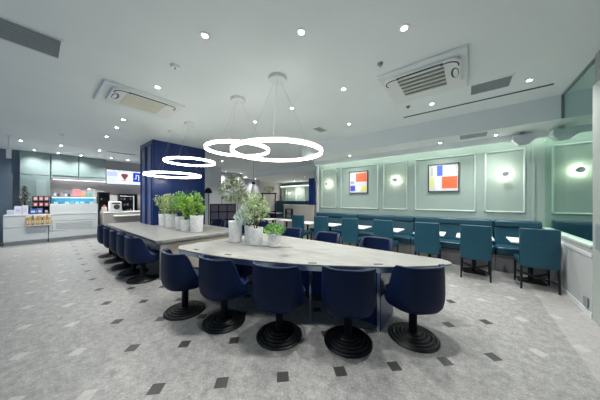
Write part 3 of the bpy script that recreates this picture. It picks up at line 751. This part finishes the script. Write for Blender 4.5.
# ---------------------------------------------------------------- service counters
XF = -11.25
def counter(y0, y1, x0, x1, label, m, splits, name='service_counter'):
    t = empty(name, (x0, (y0+y1)/2, 0), 0, label, 'counter'); w = (y1-y0)/2; d = x1-x0
    MB().box(0, d-.06, -w+.01, w-.01, 0, .12).build('plinth', M['steel'], t)
    MB().box(0, d-.02, -w, w, .12, .93).build('body', M[m], t)
    MB().box(-.02, d+.01, -w, w, .93, .97).build('worktop', M['offwhite'], t, bevel=.005)
    for a, b, z0, z1 in splits:
        MB().box(d-.02, d, a-(y0+y1)/2+.006, b-(y0+y1)/2-.006, z0, z1).build('front_panel', M[m], t, bevel=.004)
    return t
counter(-.64, .26, -12.0, XF, 'white counter unit at far left, laden with boxes and leaflets', 'offwhite', [(-.64, .26, .13, .55), (-.64, .26, .57, .92)])
ck = counter(.27, 1.50, -12.0, XF, 'white counter unit under the lit display case', 'offwhite', [(.27, 1.50, .72, .92), (.27, 1.50, .13, .36), (.27, .36, .38, .7), (1.41, 1.5, .38, .7), (.36, 1.41, .38, .70)])
mm = MB()
for k in range(5):
    mm.tube((.752, -.45+.0*k, .45+.045*k), (.752, .45, .42+.055*k), .006, 5)
mm.build('wave_relief', M['steel'], ck)
counter(1.62, 3.30, -11.75, -10.95, 'taupe front counter behind the long table, holding coffee machines', 'taupe', [(1.62, 3.30, .13, .92)])
tag(MB().box(-10.95, -10.6, 1.9, 3.05, .80, .84).build('counter_shelf', M['warmwhite'], bevel=.005), 'pale projecting shelf on the front of the taupe counter', 'shelf')
# display case
t = empty('display_case', (-11.62, .90, .97), 0, 'glass display case glowing blue-white on the counter', 'display case')
MB().box(-.33, .33, -.60, .60, 0, .34).build('case_base', M['offwhite'], t, bevel=.01)
MB().box(-.31, .31, -.58, .58, .58, .61).build('top_shelf', M['steel'], t)
gl = MB().box(.30, .306, -.58, .58, .34, .58).box(-.3, .3, .575, .58, .34, .58).box(-.3, .3, -.58, -.575, .34, .58); gl.build('glass_pane', M['clear'], t)
MB().box(.24, .28, -.55, .55, .555, .575).build('lamp', M['caseled'], t)
MB().box(-.3, -.28, -.56, .56, .34, .58).build('back_panel', plain('case_teal', (.08, .30, .38)), t)
MB().box(-.28, .2, -.56, .56, .44, .445).build('glass_shelf', M['clear'], t)
for s in (-1, 1): MB().box(.285, .31, s*.585-.012, s*.585+.012, .34, .60).build('corner_post', M['black'], t)
light('case_light', 'AREA', (0, 0, .57), 5, (.6, .88, 1), t, shape='RECTANGLE', size=.4, size_y=1.0)
cc = [(.75, .8, .82), (.1, .25, .5), (.8, .75, .7), (.25, .45, .55), (.7, .72, .8)]
for k in range(8):
    o = MB().box(-.05, .05, -.045, .045, 0, .075).build('cake_box', plain('cake_col_%d' % (k % 5), cc[k % 5]), bevel=.01)
    o.location = (-11.47, .44+k*.13, 1.311)
    tag(o, ['pale', 'dark blue', 'cream', 'teal', 'lilac'][k % 5]+' cake box inside the glowing display case, number %s from its left' % ['one', 'two', 'three', 'four', 'five', 'six', 'seven', 'eight'][k], 'box', 'boxes inside the display case')
# things on the case
def bag(x, y, z, w, h, col, label, cat='bag'):
    t = empty('gift_bag', (x, y, z), 0, label, cat)
    b = MB().add([(-.05, -w/2, 0), (.05, -w/2, 0), (.05, w/2, 0), (-.05, w/2, 0), (-.03, -w/2*.9, h), (.03, -w/2*.9, h), (.03, w/2*.9, h), (-.03, w/2*.9, h)], [(3, 2, 1, 0), (4, 5, 6, 7), (0, 1, 5, 4), (1, 2, 6, 5), (2, 3, 7, 6), (3, 0, 4, 7)])
    b.build('bag_body', plain('bag_%s' % label[:8], col), t, bevel=.008)
    h2 = MB(); prev = None
    for k in range(9):
        a = math.pi*k/8; p = (0, -w*.25*math.cos(a), h+.07*math.sin(a))
        if prev: h2.tube(prev, p, .005, 5)
        prev = p
    h2.build('handle', M['white'], t)
bag(-11.5, .95, 1.581, .24, .28, (.75, .30, .32), 'pink paper gift bag on top of the display case')
bag(-11.52, 1.13, 1.581, .14, .18, (.65, .42, .25), 'orange paper bag beside the pink bag on the display case')
bag(-11.5, 1.30, 1.581, .16, .16, (.2, .42, .42), 'small teal paper bag at the right of the display case top')
for k in range(5):
    tag(MB().lathe([(.03, 0), (.032, .07), (.02, .09), (.02, .11)], 14).build('jar', plain('jar_%d' % (k % 3), [(.6, .62, .65), (.05, .06, .12), (.35, .3, .3)][k % 3]), smooth=True, loc=(-11.5, .42+k*.085, 1.581)),
        'small %s jar on top of the display case, %s from its left' % (['pale', 'dark', 'brown'][k % 3], ['first', 'second', 'third', 'fourth', 'fifth'][k]), 'jar', 'jars on the display case')
# left unit: tree, shelves of boxes, leaflets
t = empty('small_christmas_tree', (-11.78, -.24, .97), 0, 'small dark decorated christmas tree on the left counter', 'plant')
MB().lathe([(.10, 0), (.12, .2), (.10, .2)], 20).build('pot', M['navy_fab'], t, smooth=True)
MB().tube((0, 0, .2), (0, 0, .9), .02, 8, .005).build('trunk', M['stem'], t)
fo = MB()
for k in range(900):
    u = random.random()**1.4; z = .22+u*.75; rr = .22*(1-u)*math.sqrt(random.random())+.01; a = random.uniform(0, 6.28)
    q = Vector((rr*math.cos(a), rr*math.sin(a), z)); d = Vector((math.cos(a), math.sin(a), -.2+random.gauss(0, .3))).normalized(); s_ = d.cross(Vector((0, 0, 1))).normalized()
    fo.add([q-s_*.012, q+s_*.012, q+d*.08], [(0, 1, 2)])
fo.build('foliage', M['leaf_dark'], t)
or_ = MB()
for k in range(22):
    u = random.random(); z = .28+u*.6; a = random.uniform(-1.6, 1.6); rr = .20*(1-u)+.02
    or_.lathe([(.004, -.018), (.018, 0), (.004, .018)], 8, 0, Matrix.Translation((rr*math.cos(a), rr*math.sin(a), z)))
or_.build('ornaments', plain('ornament_pink', (.75, .5, .45)), t)
# stepped stand with boxes
t = empty('product_stand', (-11.62, .11, .97), 0, 'dark stepped product stand beside the christmas tree', 'stand')
MB().box(-.15, .13, -.19, .19, 0, .02).box(-.15, .13, -.19, .19, .24, .26).box(-.15, .13, -.19, .19, .44, .46).box(-.17, -.15, -.19, .19, 0, .62).build('shelf_frame', M['blackm'], t)
for k in range(3):
    for lv, z in enumerate((.99, 1.231, 1.431)):
        c = [(.03, .03, .05), (.35, .08, .09), (.45, .2, .2)][lv]
        o = MB().box(-.05, .05, -.045, .045, 0, .14).box(.05, .052, -.03, .03, .03, .10, 1).build('product_box', [plain('prod_%d' % lv, c), plain('prod_label', (.7, .6, .6))], bevel=.003)
        o.location = (-11.56, -.01+k*.12, z)
        tag(o, '%s box on the %s shelf of the dark stand, %s' % (['black', 'dark red', 'reddish pink'][lv], ['bottom', 'middle', 'top'][lv], ['left', 'centre', 'right'][k]), 'box', 'boxes on the dark stepped stand')
for k, (y, w, h, c, nm) in enumerate(((-.50, .14, .16, (.55, .6, .72), 'pale blue'), (-.36, .14, .28, (.66, .68, .78), 'white'), (-.22, .12, .30, (.62, .62, .72), 'lilac white'), (-.06, .14, .18, (.04, .12, .42), 'deep blue'), (.08, .12, .20, (.10, .13, .35), 'navy blue'))):
    o = MB().box(-.06, .06, -w/2, w/2, 0, h).box(.06, .063, -w*.3, w*.3, h*.3, h*.7, 1).build('leaflet_box', [plain('leaf_%d' % k, c), plain('leaflabel', (.5, .55, .7))], bevel=.004)
    o.location = (-11.36, y, .971); tag(o, nm+' leaflet box standing at the front of the left counter', 'box', 'leaflet boxes on the left counter')
# colourful rack hung on the counter front
t = empty('snack_rack', (-11.15, .06, .60), 0, 'low rack of orange and brown snack packets on the counter front', 'rack')
MB().box(-.09, .0, -.26, .26, 0, .02).box(-.09, -.08, -.26, .26, 0, .36).build('rack_frame', M['offwhite'], t)
for k in range(10):
    c = [(.5, .22, .06), (.55, .38, .15), (.25, .12, .08), (.45, .42, .25)][k % 4]
    o = MB().box(-.03, .03, -.022, .022, 0, .26+.03*(k % 3)).box(.03, .032, -.014, .014, .06, .16, 1).build('snack_packet', [plain('snack_%d' % (k % 4), c), plain('snack_label', (.65, .6, .45))], bevel=.006)
    o.location = (-11.19, -.17+k*.051, .621); tag(o, '%s snack packet in the counter-front rack, %s from left' % (['orange', 'tan', 'dark brown', 'khaki'][k % 4], ['first', 'second', 'third', 'fourth', 'fifth', 'sixth', 'seventh', 'eighth', 'ninth', 'tenth'][k]), 'packet', 'snack packets in the counter rack')
# coffee equipment on second counter
t = empty('coffee_grinder', (-11.3, 2.02, .97), 0, 'white coffee machine with a dark round front on the taupe counter', 'coffee machine')
MB().box(-.16, .16, -.19, .19, 0, .42).build('body', M['white'], t, bevel=.03)
MB().lathe([(.09, 0), (.10, .012), (.06, .02)], 24, 0, Matrix.Translation((.16, .02, .2)) @ Matrix.Rotation(R(90), 4, 'Y')).build('front_dial', M['dark'], t)
MB().box(.158, .17, -.12, .12, .32, .37).build('control_strip', M['dark'], t)
t = empty('ice_dispenser', (-11.35, 1.70, .97), 0, 'small pale dispenser left of the white coffee machine', 'dispenser')
MB().box(-.1, .1, -.07, .07, 0, .20).build('body', plain('cream_box', (.6, .5, .45)), t, bevel=.015)
MB().lathe([(.05, .2), (.03, .28), (.01, .29)], 16).build('lid', plain('brown_lid', (.3, .12, .1)), t, smooth=True)
for (y0, y1, z1, lb, kx) in ((1.62, 1.95, 1.78, 'black shelving with cups left of the coffee machine', -12.1), (2.28, 2.92, 1.72, 'wide black shelving with cups right of the coffee machine', -12.1)):
    t = empty('cup_shelf', (kx, (y0+y1)/2, 0), 0, lb, 'shelf'); w = (y1-y0)/2
    f_ = MB()
    for z in (.02, .5, .95, 1.2, 1.45, z1): f_.box(-.15, .15, -w, w, z-.015, z)
    for s in (-1, 1): f_.box(-.15, .15, s*w-.012, s*w+.012, 0, z1)
    f_.box(-.16, -.15, -w, w, 0, z1); f_.build('shelf_frame', M['blackm'], t)
    nn = int((y1-y0)/.11)
    for lv, z in enumerate((.951, 1.201, 1.451)):
        for k in range(nn-1):
            o = MB().lathe([(.025, 0), (.038, .09), (.034, .09), (.022, .01)], 12).build('cup', plain('cup_%d' % ((k+lv) % 3), [(.6, .6, .62), (.02, .02, .03), (.3, .3, .34)][(k+lv) % 3]), smooth=True)
            o.location = (kx+.05, y0+.09+k*.11, z); tag(o, '%s cup on the %s of the %s black shelving behind the coffee machine' % (['pale', 'black', 'grey'][(k+lv) % 3], ['low shelf', 'middle shelf', 'top shelf'][lv], 'left' if y0 < 2 else 'right'), 'cup', '%s cups on the %s %s' % (['pale', 'black', 'grey'][(k+lv) % 3], ['lowest', 'middle', 'top'][lv], 'left rack' if y0 < 2 else 'right rack'))
tag(MB().tube((-11.4, 2.66, .97), (-11.4, 2.66, 1.62), .022, 10).tube((-11.4, 2.66, 1.60), (-11.4, 2.2, 1.62), .010, 8).lathe([(.06, .97), (.06, .985)], 16, 0, Matrix.Translation((-11.4, 2.66, 0))).build('tap_column', M['white'], smooth=True), 'tall white tap column on the taupe counter', 'tap')
t = empty('stand_lamp', (-11.6, 1.44, 1.58), 0, 'small curved white desk lamp above the display case', 'lamp')
MB().tube((0, 0, 0), (0, 0, .28), .01, 8).tube((0, 0, .28), (.02, -.14, .32), .01, 8).lathe([(.03, 0), (.03, .01)], 14).build('stand', M['white'], t)
MB().lathe([(.06, 0), (.02, .05)], 16, 0, Matrix.Translation((.02, -.15, .27))).build('lamp_shade', M['lampshade'], t, smooth=True)

# ---------------------------------------------------------------- middle ground behind the tables
# low beige wall and navy panel at the banquette end
struct(MB().box(-5.95, -4.45, 6.40, 6.55, 0, 1.22).box(-5.97, -4.43, 6.38, 6.57, 1.22, 1.26).build('wall_low', M['lowwall'], bevel=.005))
tag(MB().box(-4.70, -4.46, 6.44, 6.50, 1.262, 2.27).build('divider_panel', M['navy_lac'], bevel=.006), 'upright navy panel standing on the beige low wall', 'panel')
t = empty('magazine_rack', (-5.60, 6.38, .72), 0, 'black magazine rack hung on the beige low wall', 'rack')
MB().box(-.17, .17, -.10, -.002, 0, .02).box(-.17, .17, -.10, -.002, .18, .20).box(-.17, -.15, -.10, -.002, 0, .38).box(.15, .17, -.10, -.002, 0, .38).box(-.17, .17, -.10, -.002, .36, .38).build('rack_frame', M['black'], t)
MB().box(-.12, .10, -.07, -.05, .02, .15).box(-.1, .12, -.07, -.05, .20, .33).build('magazines', plain('magazine', (.25, .27, .3)), t)
# white column and far grey wall return
struct(MB().box(-10.95, -10.35, 5.6, 6.2, 0, H).build('wall_post', M['white']))
# lattice divider
t = empty('lattice_divider', (-7.3, 4.45, 0), R(55), 'black lattice divider with dark mauve panels behind the tree', 'divider')
f_ = MB()
for x in (-.45, -.15, .15, .45): f_.box(x-.02, x+.02, -.03, .03, 0, 1.3)
for z in (.35, .7, 1.0, 1.28): f_.box(-.45, .45, -.03, .03, z-.02, z+.02)
f_.build('lattice_frame', M['black'], t)
MB().box(-.44, .44, -.008, .008, .05, 1.27).build('panel', plain('mauve_panel', (.12, .11, .18)), t)
t = empty('soap_dispenser', (-7.6, 4.62, 1.302), 0, 'white bottle with black pump on the lattice divider', 'bottle')
MB().lathe([(.06, 0), (.065, .15), (.03, .2)], 16).build('bottle_body', M['white'], t, smooth=True)
MB().lathe([(.03, .2), (.04, .24), (.04, .28)], 12).build('pump', M['black'], t)
# shelf rack with plants
t = empty('display_rack', (-7.38, 6.9, 0), R(46), 'tall black open rack with greenery on top, beyond the tree', 'rack')
f_ = MB()
for x in (-.30, .30):
    for y in (-.18, .18): f_.box(x-.025, x+.025, y-.025, y+.025, 0, 1.78)
for z in (.3, .8, 1.76): f_.box(-.36, .36, -.2, .2, z-.025, z+.025)
f_.build('rack_frame', M['black'], t)
fo = MB(); leaves(fo, (0, 0, .16), (.30, .15, .13), 300, .07)
tag(fo.build('trailing_plant', M['leaf_olive'], loc=(-7.38, 6.9, 1.80)), 'low pale greenery on top of the tall black rack', 'plant')
# cone lamp pendant, arched black lamp
t = empty('cone_pendant', (-7.1, 5.75, H), 0, 'white cone pendant with a black cap behind the olive tree', 'pendant light')
MB().tube((0, 0, -.98), (0, 0, 0), .006, 6).build('cord', M['blackm'], t)
MB().lathe([(.075, -1.08), (.075, -1.0), (.03, -.98)], 20).build('cap', M['black'], t, smooth=True)
MB().lathe([(.14, -1.62), (.06, -1.08)], 24).build('lamp_shade', M['lampshade'], t, smooth=True)
t = empty('floor_lamp', (-7.45, 3.95, 0), 0, 'black floor lamp with round head right of the navy column', 'lamp')
MB().lathe([(.16, 0), (.16, .02), (.02, .03)], 24).tube((0, 0, .02), (0, 0, 1.72), .014, 8).build('lamp_stand', M['black'], t)
MB().lathe([(.13, 1.70), (.12, 1.80), (.07, 1.88), (.01, 1.91)], 24).build('lamp_shade', M['black'], t, smooth=True)
# dark lounge chairs and tables in the middle distance
def lounge_table(x, y, label, w=.4, name='lounge_table'):
    t = empty(name, (x, y, 0), 0, label, 'table')
    MB().box(-w, w, -w*.8, w*.8, .695, .72).build('tabletop', M['warmwhite'], t, bevel=.005)
    MB().tube((0, 0, .02), (0, 0, .7), .03, 12).lathe([(.2, 0), (.2, .02)], 20).build('pedestal', M['black'], t)
lounge_table(-6.1, 5.6, 'pale square table in front of the beige low wall, left')
lounge_table(-7.0, 5.05, 'pale table behind the lattice divider and tree', .35)
lounge_table(-8.6, 8.4, 'pale table far back beside the tall black rack')
lounge_table(-5.2, 5.75, 'pale square table in front of the beige low wall, by the black rack', .3)
for x, y, a, lb in ((-4.95, 3.62, 180, 'navy tub chair behind the long table, right of the far pots'), (-5.65, 3.64, 176, 'navy tub chair behind the long table, hidden by the far pots'),
                    (-5.35, 4.75, 10, 'navy tub chair in front of the left pale table by the beige wall'), (-7.2, 5.75, 200, 'navy tub chair behind the lattice divider'),
                    (-6.55, 3.72, 180, 'navy tub chair behind the long table, nearest the navy column'), (-8.4, 7.6, 10, 'navy tub chair in the distance near the black rack'),
                    (-9.2, 8.9, 90, 'navy tub chair farthest back in the far dining room')):
    o = copy_tree(st0); o.location = (x, y, 0); o.rotation_euler = (0, 0, R(a)); tag(o, lb, 'chair', 'navy tub chairs in the background')
for x, lb in ((-11.4, 'left glowing round lamp on the far green wall'), (-10.4, 'right glowing round lamp on the far green wall')):
    t = empty('wall_lamp', (x, 13.0, 2.0), 0, lb, 'lamp')
    MB().lathe([(.06, .08), (.06, .10)], 16, 0, Matrix.Rotation(R(90), 4, 'X')).build('lamp_cap', M['warmled'], t)
    light('lamp_glow', 'POINT', (0, -.12, 0), 14, (1, .93, .74), t, shadow_soft_size=.04)

# ---------------------------------------------------------------- daylight, camera, view
w = bpy.data.worlds.new('World'); S.world = w; w.use_nodes = True
bg = w.node_tree.nodes['Background']; bg.inputs[0].default_value = (.42, .68, 1.0, 1); bg.inputs[1].default_value = 0.45
cam = bpy.data.cameras.new('camera'); co = bpy.data.objects.new('camera', cam); COL.objects.link(co)
co.location = (0, 0, 1.45); co.rotation_euler = (R(90), 0, R(38.5))
cam.sensor_width = 36; cam.lens = 210*36/600; cam.clip_start = .05; cam.clip_end = 100
S.camera = co
S.view_settings.view_transform = 'Standard'; S.view_settings.look = 'None'; S.view_settings.gamma = 1; S.view_settings.exposure = 0.36
S.cycles.max_bounces = 8; S.cycles.diffuse_bounces = 5; S.cycles.transparent_max_bounces = 12
S.cycles.use_denoising = True
S.cycles.sample_clamp_indirect = 6
